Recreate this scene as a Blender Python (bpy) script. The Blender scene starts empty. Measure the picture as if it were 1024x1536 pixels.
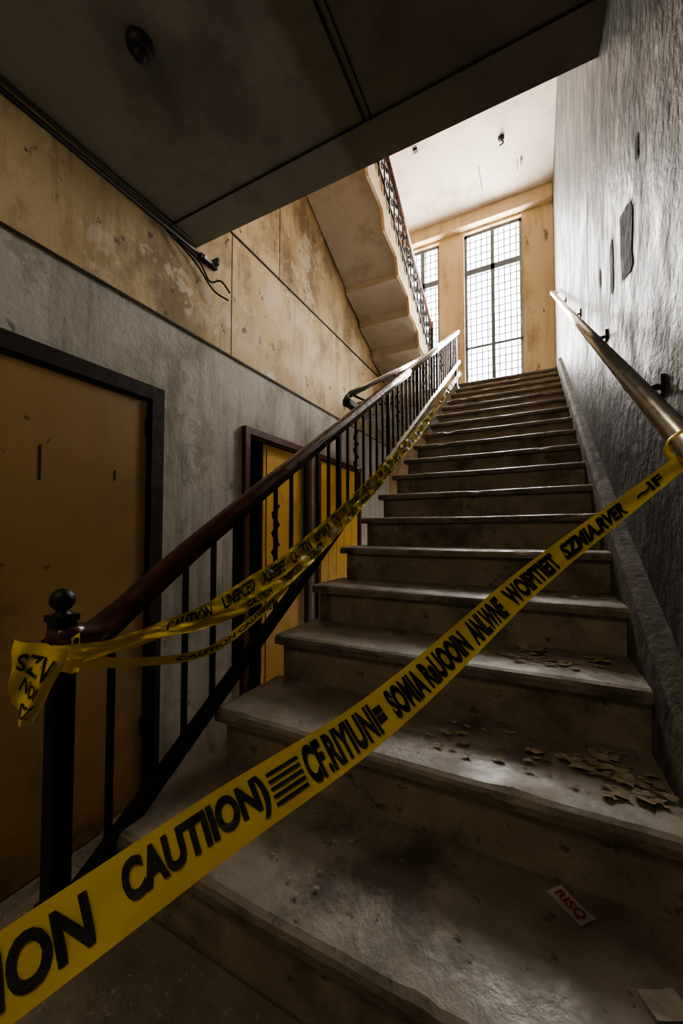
import bpy, math, random
from mathutils import Vector, Matrix, noise
random.seed(7)
H=0.896
scene=bpy.context.scene
try:
    scene.view_settings.view_transform='AgX'; scene.view_settings.look='AgX - Medium High Contrast'
except Exception as e: print(e)

# ------------------------------------------------------------ materials
def M(name,c1,c2,scale=3,rough=(.55,.8),bump=.3,bscale=40,stain=None,sscale=1.5,samt=.6,spos=.55,stretch=(1,1,1),speck=None,metal=0.0,spec=.5,streak=None,bdist=.012,peel=None):
    m=bpy.data.materials.new(name); m.use_nodes=True
    nt=m.node_tree; N=nt.nodes; L=nt.links
    b=N['Principled BSDF']
    tc=N.new('ShaderNodeTexCoord'); mp=N.new('ShaderNodeMapping'); mp.inputs['Scale'].default_value=stretch
    L.new(tc.outputs['Object'],mp.inputs['Vector'])
    def noi(s,d=8,r=.6,v=None,k=0):
        n=N.new('ShaderNodeTexNoise'); n.inputs['Scale'].default_value=s; n.inputs['Detail'].default_value=d; n.inputs['Roughness'].default_value=r
        L.new((v or mp).outputs[k],n.inputs['Vector']); return n
    n1=noi(scale)
    cr=N.new('ShaderNodeValToRGB'); cr.color_ramp.elements[0].position=.32; cr.color_ramp.elements[1].position=.68
    cr.color_ramp.elements[0].color=(*c1,1); cr.color_ramp.elements[1].color=(*c2,1)
    L.new(n1.outputs['Fac'],cr.inputs['Fac']); col=cr.outputs['Color']
    def layer(col,n,p0,p1,amt,c):
        r=N.new('ShaderNodeValToRGB'); r.color_ramp.elements[0].position=p0; r.color_ramp.elements[1].position=p1
        r.color_ramp.elements[1].color=(amt,amt,amt,1)
        L.new(n.outputs['Fac'],r.inputs['Fac'])
        mx=N.new('ShaderNodeMixRGB'); L.new(r.outputs['Color'],mx.inputs['Fac']); L.new(col,mx.inputs['Color1']); mx.inputs['Color2'].default_value=(*c,1); return mx.outputs['Color']
    if stain: col=layer(col,noi(sscale,10,.68),spos,spos+.14,samt,stain)
    if peel: col=layer(col,noi(peel[1],12,.72,tc,3),peel[2],peel[2]+.015,peel[3],peel[0])
    if streak:
        mp2=N.new('ShaderNodeMapping'); mp2.inputs['Scale'].default_value=(5,5,.45); L.new(tc.outputs['Object'],mp2.inputs['Vector'])
        col=layer(col,noi(1.3,9,.72,mp2),.50,.72,streak[1],streak[0])
    if speck: col=layer(col,noi(speck[1],4,.6),speck[2] if len(speck)>2 else .62,(speck[2] if len(speck)>2 else .62)+.05,speck[3] if len(speck)>3 else .8,speck[0])
    L.new(col,b.inputs['Base Color'])
    mr=N.new('ShaderNodeMapRange'); mr.inputs['From Min'].default_value=.35; mr.inputs['From Max'].default_value=.65
    mr.inputs['To Min'].default_value=rough[0]; mr.inputs['To Max'].default_value=rough[1]
    nr=noi(scale*2.3,6,.6); L.new(nr.outputs['Fac'],mr.inputs['Value']); L.new(mr.outputs[0],b.inputs['Roughness'])
    b.inputs['Metallic'].default_value=metal; b.inputs['Specular IOR Level'].default_value=spec
    if bump>0:
        nb=noi(bscale,6,.6,tc,3)
        bp=N.new('ShaderNodeBump'); bp.inputs['Strength'].default_value=bump; bp.inputs['Distance'].default_value=bdist
        L.new(nb.outputs['Fac'],bp.inputs['Height']); L.new(bp.outputs[0],b.inputs['Normal'])
    return m

m_tread=M('worn_stone_tread',(.18,.155,.122),(.37,.33,.275),3.6,(.28,.66),.22,45,(.06,.05,.04),3.4,.8,.50,speck=((.055,.046,.037),30,.63,.6),streak=((.08,.066,.052),.4))
m_edge=M('worn_nosing_edge',(.17,.14,.105),(.32,.27,.21),8,(.6,.85),.4,45,(.06,.05,.04),5,.7,.5)
m_riser=M('dirty_riser',(.23,.18,.125),(.40,.33,.24),5,(.7,.9),.3,30,(.08,.064,.045),3.5,.75,.50,speck=((.06,.048,.035),24,.63,.6))
m_floor=M('terrazzo_floor',(.18,.155,.12),(.33,.29,.22),5,(.5,.8),.35,60,(.06,.055,.045),2,.6,.5,speck=((.46,.42,.36),70))
m_gray=M('grey_plaster',(.38,.35,.295),(.52,.485,.415),2.5,(.7,.9),.5,18,(.19,.165,.125),1.8,.65,.50,stretch=(1,1,.6),streak=((.14,.12,.085),.65),speck=((.11,.09,.07),11,.66,.65),peel=((.30,.265,.20),1.6,.585,.6))
m_yel=M('ochre_plaster',(.45,.335,.18),(.62,.48,.28),1.6,(.65,.85),.35,18,(.17,.11,.055),1.5,.75,.48,stretch=(1,1.1,.8),streak=((.15,.10,.05),.6),speck=((.06,.04,.025),8,.64,.85),peel=((.62,.53,.38),1.9,.57,.75))
m_cream=M('cream_plaster',(.60,.44,.26),(.73,.56,.35),1.6,(.65,.85),.25,22,(.33,.21,.12),2.2,.7,.50,stretch=(1,1,.4),streak=((.26,.17,.09),.5),speck=((.11,.07,.05),7,.65,.75))
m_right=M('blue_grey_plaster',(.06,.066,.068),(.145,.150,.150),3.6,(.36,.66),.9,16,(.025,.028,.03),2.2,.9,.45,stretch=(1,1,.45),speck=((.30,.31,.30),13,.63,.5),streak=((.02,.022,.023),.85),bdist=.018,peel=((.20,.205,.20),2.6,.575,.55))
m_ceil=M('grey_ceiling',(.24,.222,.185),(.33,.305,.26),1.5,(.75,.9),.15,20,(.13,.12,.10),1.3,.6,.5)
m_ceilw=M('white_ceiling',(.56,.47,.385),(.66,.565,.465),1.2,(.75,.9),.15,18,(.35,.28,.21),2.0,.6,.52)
m_soff=M('soffit_plaster',(.42,.37,.30),(.51,.455,.375),2,(.75,.9),.2,18,(.26,.21,.15),2.0,.6,.50)
m_door=M('old_painted_door',(.25,.145,.042),(.32,.19,.058),1.6,(.5,.75),.10,30,(.10,.058,.022),1.8,.6,.54,speck=((.06,.035,.015),9,.66,.7))
m_yd=M('yellow_door_leaf',(.62,.36,.06),(.72,.45,.09),2,(.45,.65),.1,30,(.3,.16,.04),2.2,.5,.55)
m_dframe=M('dark_door_frame',(.020,.015,.011),(.045,.034,.025),6,(.6,.8),.3,30,spec=.25)
m_rframe=M('red_brown_frame',(.06,.02,.012),(.12,.04,.022),6,(.45,.65),.25,30,spec=.3)
m_hand=M('varnished_handrail_wood',(.055,.016,.011),(.13,.04,.025),7,(.2,.42),.12,30,(.02,.01,.008),5,.6,.55,stretch=(1,.4,1))
m_iron=M('black_iron',(.012,.011,.011),(.03,.027,.026),10,(.35,.6),.2,60,(.05,.025,.018),7,.4,.6,metal=.2)
m_steel=M('worn_steel',(.66,.63,.60),(.82,.79,.75),6,(.16,.30),.03,60,(.42,.36,.30),5,.4,.6,metal=.9)
m_tape=M('caution_tape_yellow',(.88,.62,.015),(.94,.70,.025),6,(.25,.40),.06,30)
m_ink=M('tape_black_ink',(.012,.011,.01),(.02,.018,.015),6,(.35,.5),0)
m_win=M('window_metal',(.10,.125,.15),(.16,.19,.22),8,(.4,.6),.1,40)
m_skirt=M('rough_stone_skirting',(.09,.083,.075),(.19,.178,.165),9,(.7,.9),1.0,45,(.035,.033,.03),6,.7,.5)
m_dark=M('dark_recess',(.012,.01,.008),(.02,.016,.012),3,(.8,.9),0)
m_cable=M('cable_black',(.01,.01,.01),(.025,.022,.02),9,(.5,.7),0)
m_leaf=M('dry_debris',(.26,.20,.13),(.52,.44,.32),14,(.7,.9),.3,80)
m_paper=M('paper_scrap',(.38,.36,.32),(.55,.52,.48),14,(.6,.8),.2,50,(.2,.18,.15),9,.5,.55)
m_red=M('red_print',(.34,.02,.02),(.45,.03,.03),9,(.6,.8),0)
m_patch=M('dark_wall_patch',(.025,.028,.03),(.042,.046,.047),9,(.7,.9),.5,50,spec=.2)

# ------------------------------------------------------------ mesh builder
class B:
    def __init__(s): s.v=[];s.f=[];s.m=[];s.sm=[]
    def add(s,vs,fs,mi=0,sm=False):
        o=len(s.v); s.v+= [tuple(v) for v in vs]
        for i,f in enumerate(fs): s.f.append([i_+o for i_ in f]); s.m.append(mi[i] if isinstance(mi,list) else mi); s.sm.append(sm)
    def box(s,x0,x1,y0,y1,z0,z1,mi=0):
        x0,x1=min(x0,x1),max(x0,x1);y0,y1=min(y0,y1),max(y0,y1);z0,z1=min(z0,z1),max(z0,z1)
        s.add([(x0,y0,z0),(x1,y0,z0),(x1,y1,z0),(x0,y1,z0),(x0,y0,z1),(x1,y0,z1),(x1,y1,z1),(x0,y1,z1)],
              [(0,3,2,1),(4,5,6,7),(0,1,5,4),(1,2,6,5),(2,3,7,6),(3,0,4,7)],mi)
    def prismx(s,prof,x0,x1,mi=0):
        n=len(prof); vs=[(x0,y,z) for y,z in prof]+[(x1,y,z) for y,z in prof]
        fs=[tuple(range(n))[::-1],tuple(range(n,2*n))]+[(i,(i+1)%n,n+(i+1)%n,n+i) for i in range(n)]
        s.add(vs,fs,mi)
    def tube(s,pts,r,n=10,mi=0,up=Vector((0,0,1)),sx=1,sz=1,caps=True,sm=True,sq=False):
        pts=[Vector(p) for p in pts]; vs=[];k=len(pts)
        for i,p in enumerate(pts):
            t=(pts[min(i+1,k-1)]-pts[max(i-1,0)]).normalized()
            u=up if abs(t.dot(up))<.98 else Vector((1,0,0))
            a=t.cross(u).normalized(); c=a.cross(t).normalized()
            rr=r[i] if isinstance(r,(list,tuple)) else r
            for j in range(n):
                an=2*math.pi*(j+(.5 if sq else 0))/n
                vs.append(p+a*math.cos(an)*rr*sx+c*math.sin(an)*rr*sz)
        fs=[(i*n+j,i*n+(j+1)%n,(i+1)*n+(j+1)%n,(i+1)*n+j) for i in range(k-1) for j in range(n)]
        if caps: fs+= [tuple(range(n))[::-1],tuple(range((k-1)*n,k*n))]
        s.add(vs,fs,mi,sm)
    def lathe(s,c,prof,n=20,mi=0):
        vs=[];k=len(prof)
        for r,h in prof:
            for j in range(n):
                a=2*math.pi*j/n; vs.append((c[0]+r*math.cos(a),c[1]+r*math.sin(a),c[2]+h))
        fs=[(i*n+j,i*n+(j+1)%n,(i+1)*n+(j+1)%n,(i+1)*n+j) for i in range(k-1) for j in range(n)]
        fs+=[tuple(range(n))[::-1],tuple(range((k-1)*n,k*n))]
        s.add(vs,fs,mi,True)
    def obj(s,name,mats,bevel=0,parent=None):
        me=bpy.data.meshes.new(name); me.from_pydata([(x,y,z+H) for x,y,z in s.v],[],s.f)
        for m in mats: me.materials.append(m)
        for p,mi,sm in zip(me.polygons,s.m,s.sm): p.material_index=mi; p.use_smooth=sm
        me.update()
        o=bpy.data.objects.new(name,me); scene.collection.objects.link(o)
        if bevel:
            b=o.modifiers.new('bevel','BEVEL'); b.width=bevel; b.segments=2; b.limit_method='ANGLE'
        if parent: o.parent=parent
        return o

def catmull(pts,n=12):
    P=[Vector(p) for p in pts]; P=[P[0]*2-P[1]]+P+[P[-1]*2-P[-2]]; out=[]
    for i in range(1,len(P)-2):
        a,b,c,d=P[i-1:i+3]
        for k in range(n):
            t=k/n; out.append(.5*((2*b)+(c-a)*t+(2*a-5*b+4*c-d)*t*t+(3*b-a-3*c+d)*t**3))
    out.append(P[-2]); return out

# ------------------------------------------------------------ dimensions (z relative to eye level; +H added)
XL,XR=-2.5,.31
YB,YF=-1.6,6.9
ZF=-H
ZLOW=-1.90
ZS=2.37
YS=2.20
ZC=5.6
h=.165
Yn=[None,.60,.925,1.235,1.52]+[1.80+.2745*i for i in range(0,14)]
NZ=lambda k: ZF+k*h
YL=Yn[-1]
NK=len(Yn)-1; ZLAND=NZ(NK)

# ------------------------------------------------------------ room shell
b=B(); b.box(-1.13,XR,YB,.62,ZF-.12,ZF); b.box(-1.13,-.95,.62,.95,ZF-.12,ZF)
b.obj('floor',[m_floor],.006)
b=B(); b.box(XL,-.96,YB,YF,ZLOW-.1,ZLOW); b.obj('floor_lower_hall',[m_floor])
b=B(); b.box(-1.10,-.96,YB,.93,ZLOW,ZF-.12); b.obj('wall_floor_edge',[m_gray])
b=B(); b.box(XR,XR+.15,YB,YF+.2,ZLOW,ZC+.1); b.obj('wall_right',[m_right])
b=B(); b.box(XL-.15,XR+.15,YB-.15,YB,ZLOW,ZS+.2); b.obj('wall_rear',[m_gray])
ZG=1.63
b=B(); d2a,d2b,dt=2.86,3.92,1.0
b.box(XL-.15,XL,YB,d2a,ZLOW,ZG); b.box(XL-.15,XL,d2b,YF,ZLOW,ZG); b.box(XL-.15,XL,d2a,d2b,dt,ZG)
b.obj('wall_left',[m_gray])
b=B(); b.box(XL-.15,XL+.012,YB,YF,ZG,2.80); b.box(XL-.15,XL-.006,YB,YF,2.80,ZC)
b.obj('wall_left_upper',[m_yel])
b=B(); b.box(XL+.012,XL+.016,YB,YF,ZG-.004,ZG+.012); b.box(XL,XL+.020,YS,YF,2.79,2.812)  # dark strip at the ochre overhang paints its shadow line
b.box(XL+.012,XL+.0145,2.62,2.628,ZG,2.79); b.box(XL-.006,XL-.003,3.38,3.388,2.81,4.3)
b.obj('shadow_and_crack_lines',[m_dframe])
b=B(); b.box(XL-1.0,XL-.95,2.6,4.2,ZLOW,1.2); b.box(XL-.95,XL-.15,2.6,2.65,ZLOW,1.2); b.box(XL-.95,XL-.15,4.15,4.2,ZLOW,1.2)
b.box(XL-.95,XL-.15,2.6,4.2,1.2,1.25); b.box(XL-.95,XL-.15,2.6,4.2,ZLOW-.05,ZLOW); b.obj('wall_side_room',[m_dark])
w1=(-1.08,-.144); w2=(-2.15,-1.52); wz=(2.16,5.34)
b=B(); yb0,yb1=YF,YF+.22
b.box(XL-.15,w2[0],yb0,yb1,ZLOW,ZC); b.box(w2[1],w1[0],yb0,yb1,ZLOW,ZC); b.box(w1[1],XR,yb0,yb1,ZLOW,ZC)
for w in (w1,w2):
    b.box(w[0],w[1],yb0,yb1,ZLOW,wz[0]); b.box(w[0],w[1],yb0,yb1,wz[1],ZC)
b.obj('wall_window',[m_cream])
b=B(); b.box(XL,XR,YF-.14,YF,5.38,ZC); b.obj('trim_2',[m_cream],.01)
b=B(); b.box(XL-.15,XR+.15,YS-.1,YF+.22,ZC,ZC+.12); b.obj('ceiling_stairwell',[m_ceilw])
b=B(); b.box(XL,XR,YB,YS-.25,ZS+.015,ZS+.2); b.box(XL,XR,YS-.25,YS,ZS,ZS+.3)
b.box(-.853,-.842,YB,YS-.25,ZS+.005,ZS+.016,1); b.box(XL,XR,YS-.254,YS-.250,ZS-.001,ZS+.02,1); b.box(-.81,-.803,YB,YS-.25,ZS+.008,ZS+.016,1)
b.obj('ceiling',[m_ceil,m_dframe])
b=B(); b.box(XL,XR,YS-.1,YS,ZS+.3,ZC); b.obj('wall_bulkhead',[m_cream])
b=B(); b.box(XL,XR,YL+.25,YF,ZLAND-.22,ZLAND); b.box(XL,-.95,YL+.05,YL+.25,ZLAND-.22,ZLAND)
b.obj('floor_landing',[m_tread])

# ------------------------------------------------------------ main stair
b=B()
SX0,SX1=-.93,.272
for k in range(1,NK+1):
    y0=Yn[k]; y1=(Yn[k+1] if k<NK else YL+.22)+.03; z=NZ(k)+random.uniform(-.001,.001) if k<NK else NZ(k)
    xa=SX0-(.05 if k==1 else 0)
    n=60; vs=[]
    for i in range(n+1):
        x=xa+(SX1-xa)*i/n
        j=noise.noise(Vector((x*5,k*3.1,0)))*.003+noise.noise(Vector((x*31,k*3.1,0)))*.0018
        chip=max(0,noise.noise(Vector((x*8,k*7.7,5)))-.36)*.06
        wear=-.004*math.exp(-((x+.3)/.28)**2)
        pts=[(y1,z),(y0+.10,z+wear*.5),(y0+.020+j+chip,z-.001+wear),(y0+.007+j+chip*.8,z-.006-chip*.4+wear),(y0+j,z-.017-chip*.5),(y0+j+.002,z-.036),(y1,z-.036)]
        vs+=[(x,a,c) for a,c in pts]
    q=7; fs=[];ms=[]
    for i in range(n):
        for j in range(q): fs.append((i*q+j,i*q+(j+1)%q,(i+1)*q+(j+1)%q,(i+1)*q+j)); ms.append(1 if j in (3,4,5) else 0)
    fs+=[tuple(range(q))[::-1],tuple(range(n*q,n*q+q))]; ms+=[0,0]
    b.add(vs,fs,ms)
    b.box(xa+.03,SX1,y0+.022,y1,NZ(k-1)-.04,z-.036,2)
prof=[(Yn[1]+.05,ZLOW),(YL+.2,ZLOW),(YL+.2,NZ(NK-1)-.02)]
for k in range(NK,0,-1): prof+=[(Yn[k]+.05,NZ(k-1)-.037)]
b.prismx(prof,SX0+.04,SX1-.01,2)
b.obj('staircase',[m_tread,m_edge,m_riser])
b=B()
n=90; top=[]
for i in range(n+1):
    y=Yn[1]-.02+(YL+.1-Yn[1])*i/n
    z=NZ(1)+(y-.60)*(NZ(5)-NZ(1))/1.2 if y<1.8 else NZ(5)+(y-1.8)*h/.2745
    top.append((y,z+.085+noise.noise(Vector((y*8,1,1)))*.006))
vs=[];fs=[]
for i,(y,z) in enumerate(top):
    r=noise.noise(Vector((y*14,3,1)))*.004
    vs+=[(.255+r,y,z-.30),(.258+r,y,z-.02),(.275+r,y,z),(XR,y,z+.004),(XR,y,z-.30)]
for i in range(n):
    for j in range(5): fs.append((i*5+j,i*5+(j+1)%5,(i+1)*5+(j+1)%5,(i+1)*5+j))
fs+=[(0,1,2,3,4)[::-1],tuple(range(n*5,n*5+5))]
b.add(vs,fs,0,False)
b.box(.275,XR,YL+.08,YF,ZLAND,ZLAND+.12); b.box(.275,XR,YB,Yn[1]-.02,ZF,ZF+.12)
b.obj('baseboard_right',[m_skirt])

# ------------------------------------------------------------ balustrade
xb=-.955
b=B()
hz=lambda y:-.04+.625*(y-.847)
bz=lambda y:-.78+.652*(y-.5625)
nx,ny=-.945,.48
b.box(nx-.021,nx+.021,ny-.021,ny+.021,ZF,-.195,0)
b.box(nx-.028,nx+.028,ny-.028,ny+.028,ZF,ZF+.10,0)
b.box(nx-.025,nx+.025,ny-.025,ny+.025,-.195,-.18,0)
b.lathe((nx,ny,-.18),[(.02,0),(.013,.006),(.012,.012)]+[(.0255*math.sin(a),.032-.0255*math.cos(a)) for a in [math.radians(t) for t in range(28,178,12)]],20,0)
b.tube([(xb+.02,.50,bz(.50)),(xb+.02,2.5,bz(2.5))],.025,4,0,sq=True,sm=False,sx=.9,sz=1.1)
b.tube([(xb+.02,2.5,bz(2.5)),(xb+.02,5.45,bz(5.45))],.024,10,1,sx=.9,sz=1.1)  # upper length given steel colour to imitate the bar's bright sheen
y=.60;i=0
while y<5.35:
    z1=hz(y)-.02 if y>.8 else -.25+.05*(y-.55)
    post=(i%7==4)
    r=.010 if not post else .017
    b.tube([(xb,y,bz(y)),(xb,y,z1)],r,4,0,sq=True,sm=False)
    if i%7==6:
        zm=(bz(y)+z1)/2+.05
        pts=[(xb+.014*math.cos(t*1.3),y+.014*math.sin(t*1.3),zm-.12+t*.016) for t in range(16)]
        b.tube(pts,.006,6,0)
    y+=.112;i+=1
b.box(-1.0,-.965,5.46,5.495,ZLAND-.1,hz(5.46)-.02,0)
b.obj('stair_balustrade',[m_iron,m_steel],.003)
b=B()
pts=[(nx,ny+.01,-.235),(nx+.002,ny+.07,-.238),(xb,.62,-.205),(xb,.72,-.135),(xb,.85,-.045)]
pts=catmull(pts,8)+[Vector((xb,y,hz(y))) for y in (1.2,1.8,2.6,3.1)]
def sweep(b,pts,prof,mi):
    vs=[];k=len(pts);n=len(prof)
    for i,p in enumerate(pts):
        t=(pts[min(i+1,k-1)]-pts[max(i-1,0)]).normalized(); a=t.cross(Vector((0,0,1))).normalized(); c=a.cross(t).normalized()
        for (u,w) in prof: vs.append(p+a*u+c*w)
    fs=[(i*n+j,i*n+(j+1)%n,(i+1)*n+(j+1)%n,(i+1)*n+j) for i in range(k-1) for j in range(n)]+[tuple(range(n))[::-1],tuple(range((k-1)*n,k*n))]
    b.add(vs,fs,mi,True)
prof=[(-.024,-.026),(.024,-.026),(.026,-.010),(.036,-.002),(.037,.012),(.028,.024),(.012,.030),(-.012,.030),(-.028,.024),(-.037,.012),(-.036,-.002),(-.026,-.010)]
sweep(b,pts,prof,0)
sweep(b,[Vector((xb,y,hz(y))) for y in (3.1,4.2,5.46)],[(u*.9,w*.9) for u,w in prof],1)
b.lathe((nx,ny+.01,-.262),[(.025,0),(.038,.006),(.040,.03),(.036,.05),(.02,.058)],20,0)
b.obj('stair_handrail',[m_hand,m_steel])

b=B(); sl=.55; z=lambda y:1.10+sl*(y-2.69)
b.tube([(-1.30,2.69,z(2.69)),(-1.30,5.3,z(5.3))],.026,12,0)
b.tube(catmull([(-1.30,2.69,z(2.69)),(-1.30,2.62,z(2.62)-.01),(-1.30,2.60,z(2.6)-.06),(-1.30,2.68,z(2.68)-.07)],6),.016,10,1)
b.box(-1.33,-1.27,2.62,2.78,1.0,1.045,1)
for yy in (2.75,3.7,4.7): b.tube([(-1.30,yy,z(yy)-.02),(-1.13,yy,z(yy)-.12),(xb-.0,yy,z(yy)-.14)],.009,8,1)
b.obj('steel_handrail',[m_steel,m_iron])

b=B(); rz=lambda y:.158+.628*(y-.837)
b.tube([(.225,.35,rz(.35)),(.225,5.65,rz(5.65))],.021,16,0)
b.tube(catmull([(.225,5.65,rz(5.65)),(.235,5.70,rz(5.65)+.01),(.30,5.70,rz(5.65)+.005)],5),.02,12,0)
for yy in (.62,1.30,2.15,3.2,4.5):
    zz=rz(yy)
    b.tube(catmull([(.225,yy,zz-.018),(.235,yy,zz-.05),(.27,yy,zz-.055),(.305,yy,zz-.05)],5),.008,8,1)
    b.box(.300,XR,yy-.022,yy+.022,zz-.075,zz-.025,1)
b.obj('metal_handrail',[m_steel,m_iron])

# ------------------------------------------------------------ upper flight
b=B(); so=lambda y:6.165-.5*y
ux0,ux1=XL+.013,-1.66
n=16; ya,yb_=2.22,6.62; st=(yb_-ya)/n
top=[]
for i in range(n):
    y0=ya+i*st; top+=[(y0,so(y0)+.24),(y0+st,so(y0)+.24)]
pr=[(ya,so(ya)),(5.0,so(5.0)),(5.0,so(5.0)-.09),(5.5,so(5.5)-.01),(5.5,so(5.5)-.12),(6.0,so(6.0)-.02),(6.0,so(6.0)-.15),(yb_,so(yb_)-.03),(yb_,so(yb_)+.24)]
b.prismx(pr+top[::-1],ux0,ux1,0)
b.box(ux0,ux1,yb_-.02,YF-.002,ZLAND,so(yb_)+.2,0)
k=180; lo=[];hi=[]
for i in range(k+1):
    y=ya+(yb_-ya)*i/k; ph=((y-ya)/.52)%1
    lo.append((y,so(y)-.03-.20*((1-ph)**1.3 if ph>.12 else ph/.12*.85)))
    hi.append((y,so(y)+.30))
vs=[(ux1,y,z) for y,z in lo]+[(ux1,y,z) for y,z in hi]+[(ux1+.035,y,z) for y,z in lo]+[(ux1+.035,y,z) for y,z in hi]
K=k+1; fs=[]
for i in range(k):
    fs+=[(2*K+i,2*K+i+1,3*K+i+1,3*K+i),(i+1,i,K+i,K+i+1),(i,i+1,2*K+i+1,2*K+i),(K+i+1,K+i,3*K+i,3*K+i+1)]
fs+=[(0,2*K,3*K,K),(k,K+k,3*K+k,2*K+k)]
b.add(vs,fs,1)
b.obj('upper_stair_flight',[m_soff,m_cream])
b=B(); xr=ux1+.055
hr=lambda y:so(y)+.76
b.tube([(xr,ya+.05,hr(ya+.05)),(xr,yb_,hr(yb_))],.032,8,1)
b.tube([(xr,ya+.05,so(ya)+.26-.02),(xr,yb_,so(yb_)+.26)],.012,6,0)
y=ya+.1
while y<yb_:
    b.tube([(xr,y,so(y)+.15),(xr,y,hr(y))],.011,6,0)
    yc=y+.09; zc=so(yc)+.50
    for s_ in (1,-1):
        sp=[(xr,yc+s_*(.064*(1-t/22))*math.cos(t*.5),zc+s_*.09+(.066*(1-t/22))*math.sin(t*.5)) for t in range(18)]
        b.tube(sp,.009,5,0)
    y+=.18
b.box(xr-.03,xr+.03,yb_-.02,yb_+.04,ZLAND,hr(yb_)+.12,0)
b.obj('wrought_iron_railing',[m_iron,m_hand])

# ------------------------------------------------------------ windows
def window(name,w):
    b=B(); x0,x1=w; z0,z1=wz; y=YF+.10
    f=.045
    b.box(x0,x0+f,y-.03,y+.03,z0,z1); b.box(x1-f,x1,y-.03,y+.03,z0,z1); b.box(x0,x1,y-.03,y+.03,z0,z0+f); b.box(x0,x1,y-.03,y+.03,z1-f,z1)
    xm=(x0+x1)/2; b.box(xm-.03,xm+.03,y-.035,y+.035,z0,z1)
    b.box(x0,x1,y-.035,y+.035,4.60,4.70); b.box(x0,x1,y-.03,y+.03,3.26,3.29)
    nn=int((x1-x0)/.088)
    for i in range(1,nn):
        x=x0+(x1-x0)*i/nn; b.box(x-.008,x+.008,y+.004,y+.014,z0,z1)
    nn=int((z1-z0)/.125)
    for i in range(1,nn):
        z=z0+(z1-z0)*i/nn; b.box(x0,x1,y-.006,y+.004,z-.008,z+.008)
    b.box(x0-.02,x1+.02,YF-.04,YF+.08,z0-.05,z0+.005,1)
    b.obj(name,[m_win,m_cream])
window('window_1',w1); window('window_2',w2)

# ------------------------------------------------------------ doors
def door(name,y0,y1,z1,fw,z0=ZLOW,leaf=None,planks=0,inset=.0):
    b=B(); x=XL
    b.box(x,x+.05,y0-fw,y0,z0,z1+fw,0); b.box(x,x+.05,y1,y1+fw,z0,z1+fw,0); b.box(x,x+.05,y0,y1,z1,z1+fw,0)
    b.box(x,x+.03,y0,y0+.02,z0,z1,0); b.box(x,x+.03,y1-.02,y1,z0,z1,0); b.box(x,x+.03,y0+.02,y1-.02,z1-.02,z1,0)
    a,c=leaf or (y0+.02,y1-.02)
    if planks:
        for i in range(planks):
            u=a+(c-a)*i/planks; b.box(x+.001,x+.016,u+.004,u+(c-a)/planks-.004,z0+.01,z1-.02,1)
        b.box(x,x+.004,a,c,z0+.01,z1-.02,0)
    else:
        b.box(x-inset+.001,x+.018-inset,a,c,z0+.01,z1-.02,1)
    return b
b=door('door_1',.62,1.80,.965,.10)
b.box(XL+.018,XL+.021,1.12,1.132,.30,.50,0); b.box(XL+.018,XL+.021,1.55,1.56,.35,.42,0)
for zz in (.7,-.4,-1.4): b.box(XL+.016,XL+.034,1.765,1.79,zz,zz+.12,0)
b.lathe((XL+.05,.75,-.75),[(.012,0),(.026,.01),(.026,.03),(.012,.04)],14,0)
b.obj('door_1',[m_dframe,m_door],.003)
b=door('door_2',2.86,3.92,.96,.07,leaf=(3.16,3.88),inset=.05)
b.box(XL-.032,XL-.025,3.2,3.21,-1.8,.9,0)
b.lathe((XL-.01,3.25,-.8),[(.01,0),(.022,.01),(.022,.03),(.01,.04)],14,0)
b.obj('door_2',[m_rframe,m_yd],.003)
b=door('door_3',4.22,5.42,.96,.06,planks=5)
b.obj('door_3',[m_rframe,m_yd],.003)

# ------------------------------------------------------------ cables and small ceiling things
b=B(); xc=XL+.03
b.tube([(xc,YB+.02,ZS-.03),(xc,2.3,ZS-.04)],.012,8,0)
b.tube([(xc+.03,YB+.02,ZS-.01),(xc+.03,2.1,ZS-.012)],.008,8,0)
b.tube(catmull([(xc,2.0,ZS-.07),(xc+.02,2.2,ZS-.12),(xc+.02,2.32,ZS-.22),(xc+.05,2.42,ZS-.17),(xc+.08,2.5,ZS-.24)],8),.008,6,0)
b.tube(catmull([(xc,1.9,ZS-.06),(xc+.03,2.15,ZS-.16),(xc+.03,2.35,ZS-.28),(xc+.06,2.5,ZS-.30)],8),.008,6,0)
b.box(XL+.014,XL+.06,2.22,2.40,ZS-.075,ZS-.035,0); b.box(XL+.02,XL+.10,2.36,2.38,ZS-.06,ZS,0); b.box(XL+.06,XL+.064,2.25,2.37,ZS-.07,ZS-.04,1)
b.obj('electrical_cable',[m_cable,m_steel])
b=B(); b.lathe((-1.68,1.13,ZS-.035),[(.035,0),(.055,.01),(.06,.035),(.06,.05)],20,0)
b.lathe((-1.68,1.13,ZS-.075),[(.008,0),(.026,.008),(.032,.025),(.03,.045)],16,0); b.obj('smoke_detector',[m_cable])
b=B()
b.lathe((-.36,5.66,ZC-.04),[(.012,0),(.04,.010),(.045,.04)],14,0); b.tube(catmull([(-.36,5.66,ZC-.04),(-.33,5.66,ZC-.09),(-.38,5.64,ZC-.13)],5),.010,6,0)
b.box(-.71,-.698,5.95,6.4,ZC-.006,ZC,0); b.box(-.13,-.118,6.1,6.2,ZC-.04,ZC,0); b.box(-.18,-.17,6.1,6.3,ZC-.008,ZC,0); b.box(-1.52,-1.46,5.25,5.30,ZC-.035,ZC,0)
b.obj('ceiling_hook',[m_cable])
b=B()
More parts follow.
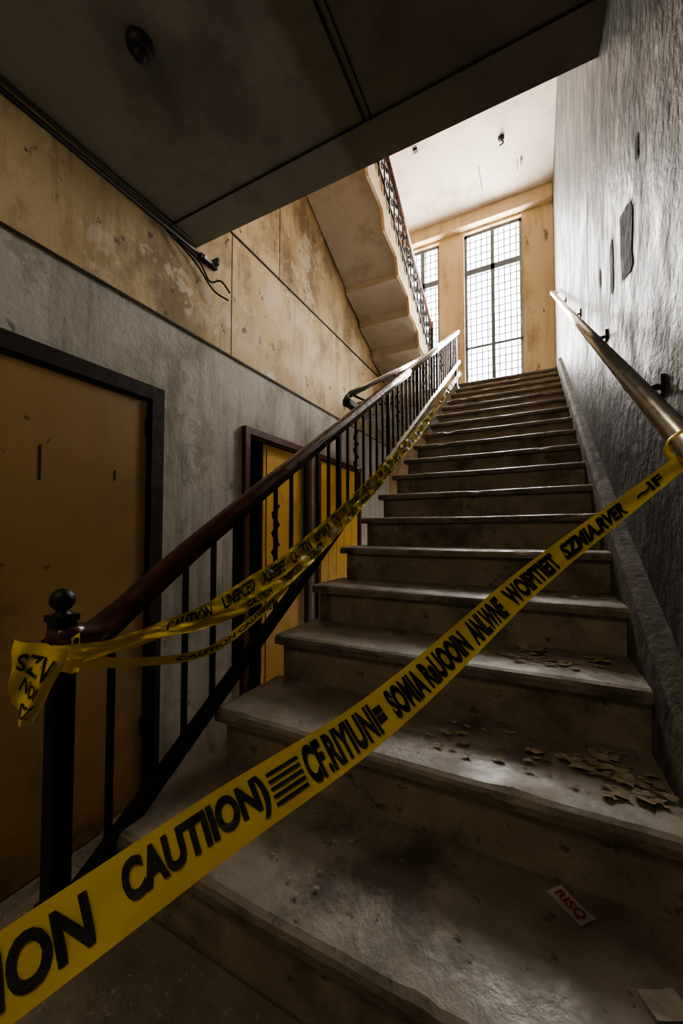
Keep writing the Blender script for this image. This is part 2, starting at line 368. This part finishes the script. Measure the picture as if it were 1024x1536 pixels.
def blob(y,z,w,hh,seed,sk=0):
    pts=[]
    for i in range(26):
        a=2*math.pi*i/26; r=1+.3*noise.noise(Vector((math.cos(a)*2,math.sin(a)*2,seed)))
        cy=abs(math.cos(a))**.4*math.copysign(1,math.cos(a)); cz=abs(math.sin(a))**.4*math.copysign(1,math.sin(a))
        pts.append((XR-.003,y+cy*w*r,z+cz*hh*r+sk*cy))
    b.add(pts,[tuple(range(26))[::-1]],0)
blob(1.69,1.07,.10,.13,1,.03); blob(1.98,1.16,.035,.12,4); blob(2.3,1.30,.025,.05,2); blob(1.5,1.25,.02,.04,9)
b.obj('plaster_damage_patch',[m_patch])

# ------------------------------------------------------------ tape
class Ribbon:
    def __init__(s,pts,w,twist=None,norm=Vector((.44,-.71,.55)),seg=24,crk=.0012):
        s.p=catmull(pts,seg); s.seg=seg; k=len(s.p)
        s.L=[0]
        for i in range(1,k): s.L.append(s.L[-1]+(s.p[i]-s.p[i-1]).length)
        s.W=[];s.N=[];s.w=[]
        for i in range(k):
            u=i/seg; j=min(int(u),len(pts)-2); f=u-j
            t=(s.p[min(i+1,k-1)]-s.p[max(i-1,0)]).normalized()
            W=norm.cross(t).normalized(); N=t.cross(W).normalized()
            tw=0 if not twist else math.radians(twist[j]*(1-f)+twist[j+1]*f)
            W2=W*math.cos(tw)+N*math.sin(tw); N2=t.cross(W2).normalized()
            s.W.append(W2);s.N.append(N2); s.w.append(w[j]*(1-f)+w[j+1]*f)
        s.crk=crk
    def at(s,l,v,off=0):
        l=max(0,min(l,s.L[-1]-1e-6)); lo,hi=0,len(s.L)-1
        while hi-lo>1:
            m=(lo+hi)//2
            if s.L[m]<=l: lo=m
            else: hi=m
        f=(l-s.L[lo])/(s.L[hi]-s.L[lo]+1e-9)
        P=s.p[lo].lerp(s.p[hi],f);W=s.W[lo].lerp(s.W[hi],f);N=s.N[lo].lerp(s.N[hi],f);w=s.w[lo]*(1-f)+s.w[hi]*f
        c=s.crk*noise.noise(Vector((l*14,v*2,3)))*2+s.crk*.6*noise.noise(Vector((l*45+v*6,v*3,7)))+ .08*w*(v*v-.25)
        return P+W*w*(v+.05*noise.noise(Vector((l*6,0,9))))+N*(c+off)
    def mesh(s,b,mi=0,step=.006,nv=8):
        n=int(s.L[-1]/step); vs=[]
        for i in range(n+1):
            for j in range(nv+1): vs.append(s.at(s.L[-1]*i/n,j/nv-.5))
        q=nv+1; fs=[(i*q+j,(i+1)*q+j,(i+1)*q+j+1,i*q+j+1) for i in range(n) for j in range(nv)]
        b.add(vs,fs,mi,True)
def textmesh(body,off=.02,shear=0):
    cu=bpy.data.curves.new('t','FONT'); cu.body=body; cu.offset=off; cu.shear=shear; cu.resolution_u=4
    o=bpy.data.objects.new('t',cu); scene.collection.objects.link(o)
    bpy.context.view_layer.update()
    dg=bpy.context.evaluated_depsgraph_get(); me=o.evaluated_get(dg).to_mesh()
    v=[(p.co.x,p.co.y) for p in me.vertices]; f=[tuple(p.vertices) for p in me.polygons]
    o.evaluated_get(dg).to_mesh_clear(); bpy.data.objects.remove(o); bpy.data.curves.remove(cu)
    return v,f
def put_text(b,rib,body,l0,l1,vh=.62,off=.0016,bold=.022,shear=0,mi=1,vc=0):
    v,f=textmesh(body,bold,shear)
    if not v: return
    x0=min(p[0] for p in v);x1=max(p[0] for p in v);y0=min(p[1] for p in v);y1=max(p[1] for p in v)
    b.add([rib.at(l0+(x-x0)/(x1-x0)*(l1-l0),((y-y0)/(y1-y0)-.5)*vh+vc,off) for x,y in v],f,mi)
def stripe(b,rib,l0,l1,v0,v1,off=.0016,mi=1):
    n=6; vs=[]
    for i in range(n+1):
        l=l0+(l1-l0)*i/n; vs+=[rib.at(l,v0,off),rib.at(l,v1,off)]
    b.add(vs,[(2*i,2*i+2,2*i+3,2*i+1) for i in range(n)],mi)

P0=(-1.06,-.50,-.875);A=(-.476,.183,-.437);Mid=(-.183,.468,-.232);Q=(-.004,.640,-.064);E=(.215,.815,.118)
rib=Ribbon([P0,A,Mid,Q,E],[.075,.074,.053,.039,.024],twist=[0,0,0,4,10],crk=.0018)
b=B(); rib.mesh(b)
s0=rib.L[24]; LT=rib.L[-1]-s0; lam=lambda t:s0+LT*t
put_text(b,rib,"CAUTION",lam(-.12),lam(.088),.66,off=.002,bold=.035)
put_text(b,rib,"CAUTIION)",lam(.118),lam(.272),.72,off=.002,bold=.045)
for q in range(5): stripe(b,rib,lam(.276),lam(.314),-.30+q*.13,-.235+q*.13,off=.002)
put_text(b,rib,"CF.RIYIUNI=",lam(.318),lam(.423),.74,off=.002,bold=.045)
put_text(b,rib,"SOMIA RaUOOIN",lam(.433),lam(.56),.72,off=.002,bold=.05)
put_text(b,rib,"ANLWNE",lam(.567),lam(.631),.76,off=.002,bold=.05,shear=.3)
put_text(b,rib,"WOIPITIEIT",lam(.641),lam(.735),.72,off=.002,bold=.05)
put_text(b,rib,"SZMIA.RVER",lam(.747),lam(.872),.66,off=.002,bold=.05,shear=.4)
put_text(b,rib,"~IF",lam(.90),lam(.955),.6,off=.002,bold=.03)
b.tube([(.225+.025*math.cos(t*.5),.815+.004*math.sin(t*1.3)+.001*t,rz(.815)+.025*math.sin(t*.5)) for t in range(26)],.004,6,0)
b.obj('caution_tape',[m_tape,m_ink])

b=B()
nrm=Vector((.9,-.45,.1))
r1=Ribbon([(-.915,.45,-.255),(-.885,.58,-.262),(-.875,.82,-.235),(-.875,1.08,-.165),(-.88,1.32,-.085),(-.885,1.9,.185),(-.885,3.06,.80),(-.885,4.2,1.50),(-.885,5.3,2.2)],[.03,.035,.05,.066,.07,.075,.08,.06,.05],twist=[0,10,0,5,0,15,0,20,0],norm=nrm,seg=20,crk=.004)
r1.mesh(b)
l=.25
words=["CAUTION","LINEFCED","XSSEIFE","CAUTION","VOPNAON","CAUTION","DO NOT","ENTER","CAUTION"]
for wd in words*3:
    if l>r1.L[-1]-.4: break
    put_text(b,r1,wd,l,l+.16,.68,off=.0025,bold=.03,shear=.25); l+=.20
r2=Ribbon([(-.91,.47,-.275),(-.865,.62,-.315),(-.845,.80,-.338),(-.86,1.0,-.30),(-.885,1.20,-.235),(-.915,1.36,-.17)],[.028,.024,.026,.028,.030,.022],twist=[0,25,15,0,20,0],norm=nrm,seg=20)
r2.mesh(b)
put_text(b,r2,"CAUTION CAUTION",.25,.72,.5,bold=.02)
r3=Ribbon([(-.90,.50,-.27),(-.88,.64,-.255),(-.865,.80,-.262),(-.862,1.0,-.235),(-.868,1.25,-.165),(-.875,1.7,.04),(-.88,2.4,.40),(-.895,3.0,.74)],[.03,.028,.03,.04,.05,.055,.05,.03],twist=[0,-20,0,10,-10,0,20,0],norm=nrm,seg=20,crk=.004)
r3.mesh(b)
l=.5
for wd in words*2:
    if l>r3.L[-1]-.3: break
    put_text(b,r3,wd,l,l+.14,.6,off=.0025,bold=.03,shear=-.2); l+=.21
pts=[]
for t in range(40):
    a=t*.42; rr=.038+.004*math.sin(t*1.7); pts.append((nx+rr*math.cos(a),ny+rr*math.sin(a),-.245-.0012*t+.006*math.sin(t)))
vs=[]
for i,p in enumerate(pts):
    hh=.018+.004*math.sin(i*2.1); vs+=[(p[0],p[1],p[2]-hh),(p[0],p[1],p[2]),(p[0]+.002,p[1]-.002,p[2]+hh)]
b.add(vs,[(3*i+j,3*i+3+j,3*i+4+j,3*i+1+j) for i in range(len(pts)-1) for j in (0,1)],0,True)
class Flap:
    def at(s,u,v,off=0):
        a=Vector((-.985,.415,-.222)).lerp(Vector((-.855,.455,-.240)),u)
        c=Vector((-.960,.40,-.345)).lerp(Vector((-.915,.42,-.378)),u)
        p=a.lerp(c,v)
        wv=.010*math.sin(u*9+v*3)+.006*math.sin(v*11-u*4)
        return p+Vector((.7,-.7,0))*(wv+off+.012)+Vector((0,0,-.02*math.sin(u*3.1)*v))
F=Flap(); n=20; vs=[F.at(i/n,j/n) for i in range(n+1) for j in range(n+1)]
b.add(vs,[(i*(n+1)+j,(i+1)*(n+1)+j,(i+1)*(n+1)+j+1,i*(n+1)+j+1) for i in range(n) for j in range(n)],0,True)
for body,v0,v1,u0,u1 in (("SZN",.14,.42,.12,.85),("NOI",.50,.68,.2,.75),("SZ",.76,.92,.3,.8)):
    v,f=textmesh(body,.02,.3)
    x0=min(p[0] for p in v);x1=max(p[0] for p in v);y0=min(p[1] for p in v);y1=max(p[1] for p in v)
    b.add([F.at(u0+(x-x0)/(x1-x0)*(u1-u0),v1-(y-y0)/(y1-y0)*(v1-v0),.003) for x,y in v],f,1)
b.obj('caution_tape',[m_tape,m_ink])

# ------------------------------------------------------------ debris
b=B()
def flake(b,x,y,z,s,mi=0):
    n=9; a0=random.random()*6; pts=[]
    for i in range(n):
        a=a0+2*math.pi*i/n; r=s*(.45+.7*random.random()); pts.append((x+r*math.cos(a)*1.3,y+r*math.sin(a)*.8,z+.003+random.random()*s*.4))
    pts.append((x,y,z+.003+s*.15)); b.add(pts,[(i,(i+1)%n,n) for i in range(n)],mi)
for i in range(60):
    x=random.gauss(.16,.06); y=random.gauss(1.11,.05)
    if x<.235 and .99<y<1.22: flake(b,x,y,NZ(2),random.uniform(.006,.024))
for i in range(30): flake(b,random.uniform(-.12,.22),random.uniform(1.32,1.50),NZ(3),random.uniform(.005,.017))
flake(b,-.03,1.48,NZ(3),.04); flake(b,.0,1.47,NZ(3),.03); flake(b,.17,1.42,NZ(3),.03)
for i in range(18): flake(b,random.uniform(-.25,.1),random.uniform(1.02,1.2),NZ(2),random.uniform(.006,.016))
for i in range(14): flake(b,random.uniform(-.0,.22),random.uniform(1.62,1.78),NZ(4),random.uniform(.006,.018))
for k in range(1,NK):
    for i in range(22): flake(b,random.uniform(-.85,.24),Yn[k]+random.uniform(.06,.25),NZ(k),random.uniform(.002,.009))
b.obj('plaster_debris',[m_leaf])
def card(name,x,y,z,w,l,rot,red):
    b=B(); R=Matrix.Rotation(rot,3,'Z'); n=6; vs=[]
    f=lambda u,v,o=0: Vector((x,y,z+.003+.008*u*u/(w*w)+o))+R@Vector((u,v,0))
    for i in range(n+1):
        for j in range(n+1): vs.append(f((i/n-.5)*w,(j/n-.5)*l))
    b.add(vs,[(i*(n+1)+j,(i+1)*(n+1)+j,(i+1)*(n+1)+j+1,i*(n+1)+j+1) for i in range(n) for j in range(n)],0)
    if red:
        v,fa=textmesh('RISQ',.02); x1=max(p[0] for p in v);y1=max(p[1] for p in v)
        b.add([f((p[0]/x1-.5)*w*.8,(p[1]/y1-.5)*l*.5,.003) for p in v],fa,1)
    b.obj(name,[m_paper,m_red])
card('paper_card',.047,.892,NZ(1),.075,.04,-.75,True)
card('torn_paper',.165,.775,NZ(1),.06,.04,.5,False)

# ------------------------------------------------------------ fill light and invented lamp fitting, added unseen behind the viewer
b=B(); b.lathe((-1.0,-1.0,ZS-.06),[(.05,0),(.10,.02),(.12,.05),(.12,.074)],20,0); b.obj('fill_lamp_fitting',[m_paper])
l=bpy.data.lights.new('added_fill_light','POINT'); l.energy=26; l.shadow_soft_size=.18; l.color=(1,.88,.70)
o=bpy.data.objects.new('added_fill_light',l); o.location=(-1.0,-1.0,ZS-.32+H); scene.collection.objects.link(o)

l=bpy.data.lights.new('window_daylight','AREA'); l.shape='RECTANGLE'; l.size=2.6; l.size_y=3.5; l.energy=1800; l.color=(1.0,.96,.905)
o=bpy.data.objects.new('window_daylight',l); o.location=(-1.15,YF+.6,3.7+H); o.rotation_euler=(math.radians(-90),0,0); scene.collection.objects.link(o)
w=bpy.data.worlds.new('World'); scene.world=w; w.use_nodes=True
w.node_tree.nodes['Background'].inputs[0].default_value=(.95,.97,1,1); w.node_tree.nodes['Background'].inputs[1].default_value=8

# ------------------------------------------------------------ camera
c=bpy.data.cameras.new('camera'); cam=bpy.data.objects.new('camera',c); scene.collection.objects.link(cam)
c.sensor_fit='VERTICAL'; c.sensor_height=36; c.sensor_width=24; c.lens=36*572/1536; c.clip_start=.01
cam.location=(0,0,H); cam.rotation_euler=(math.radians(92),0,math.radians(27.1)); c.shift_y=12/1536
scene.camera=cam
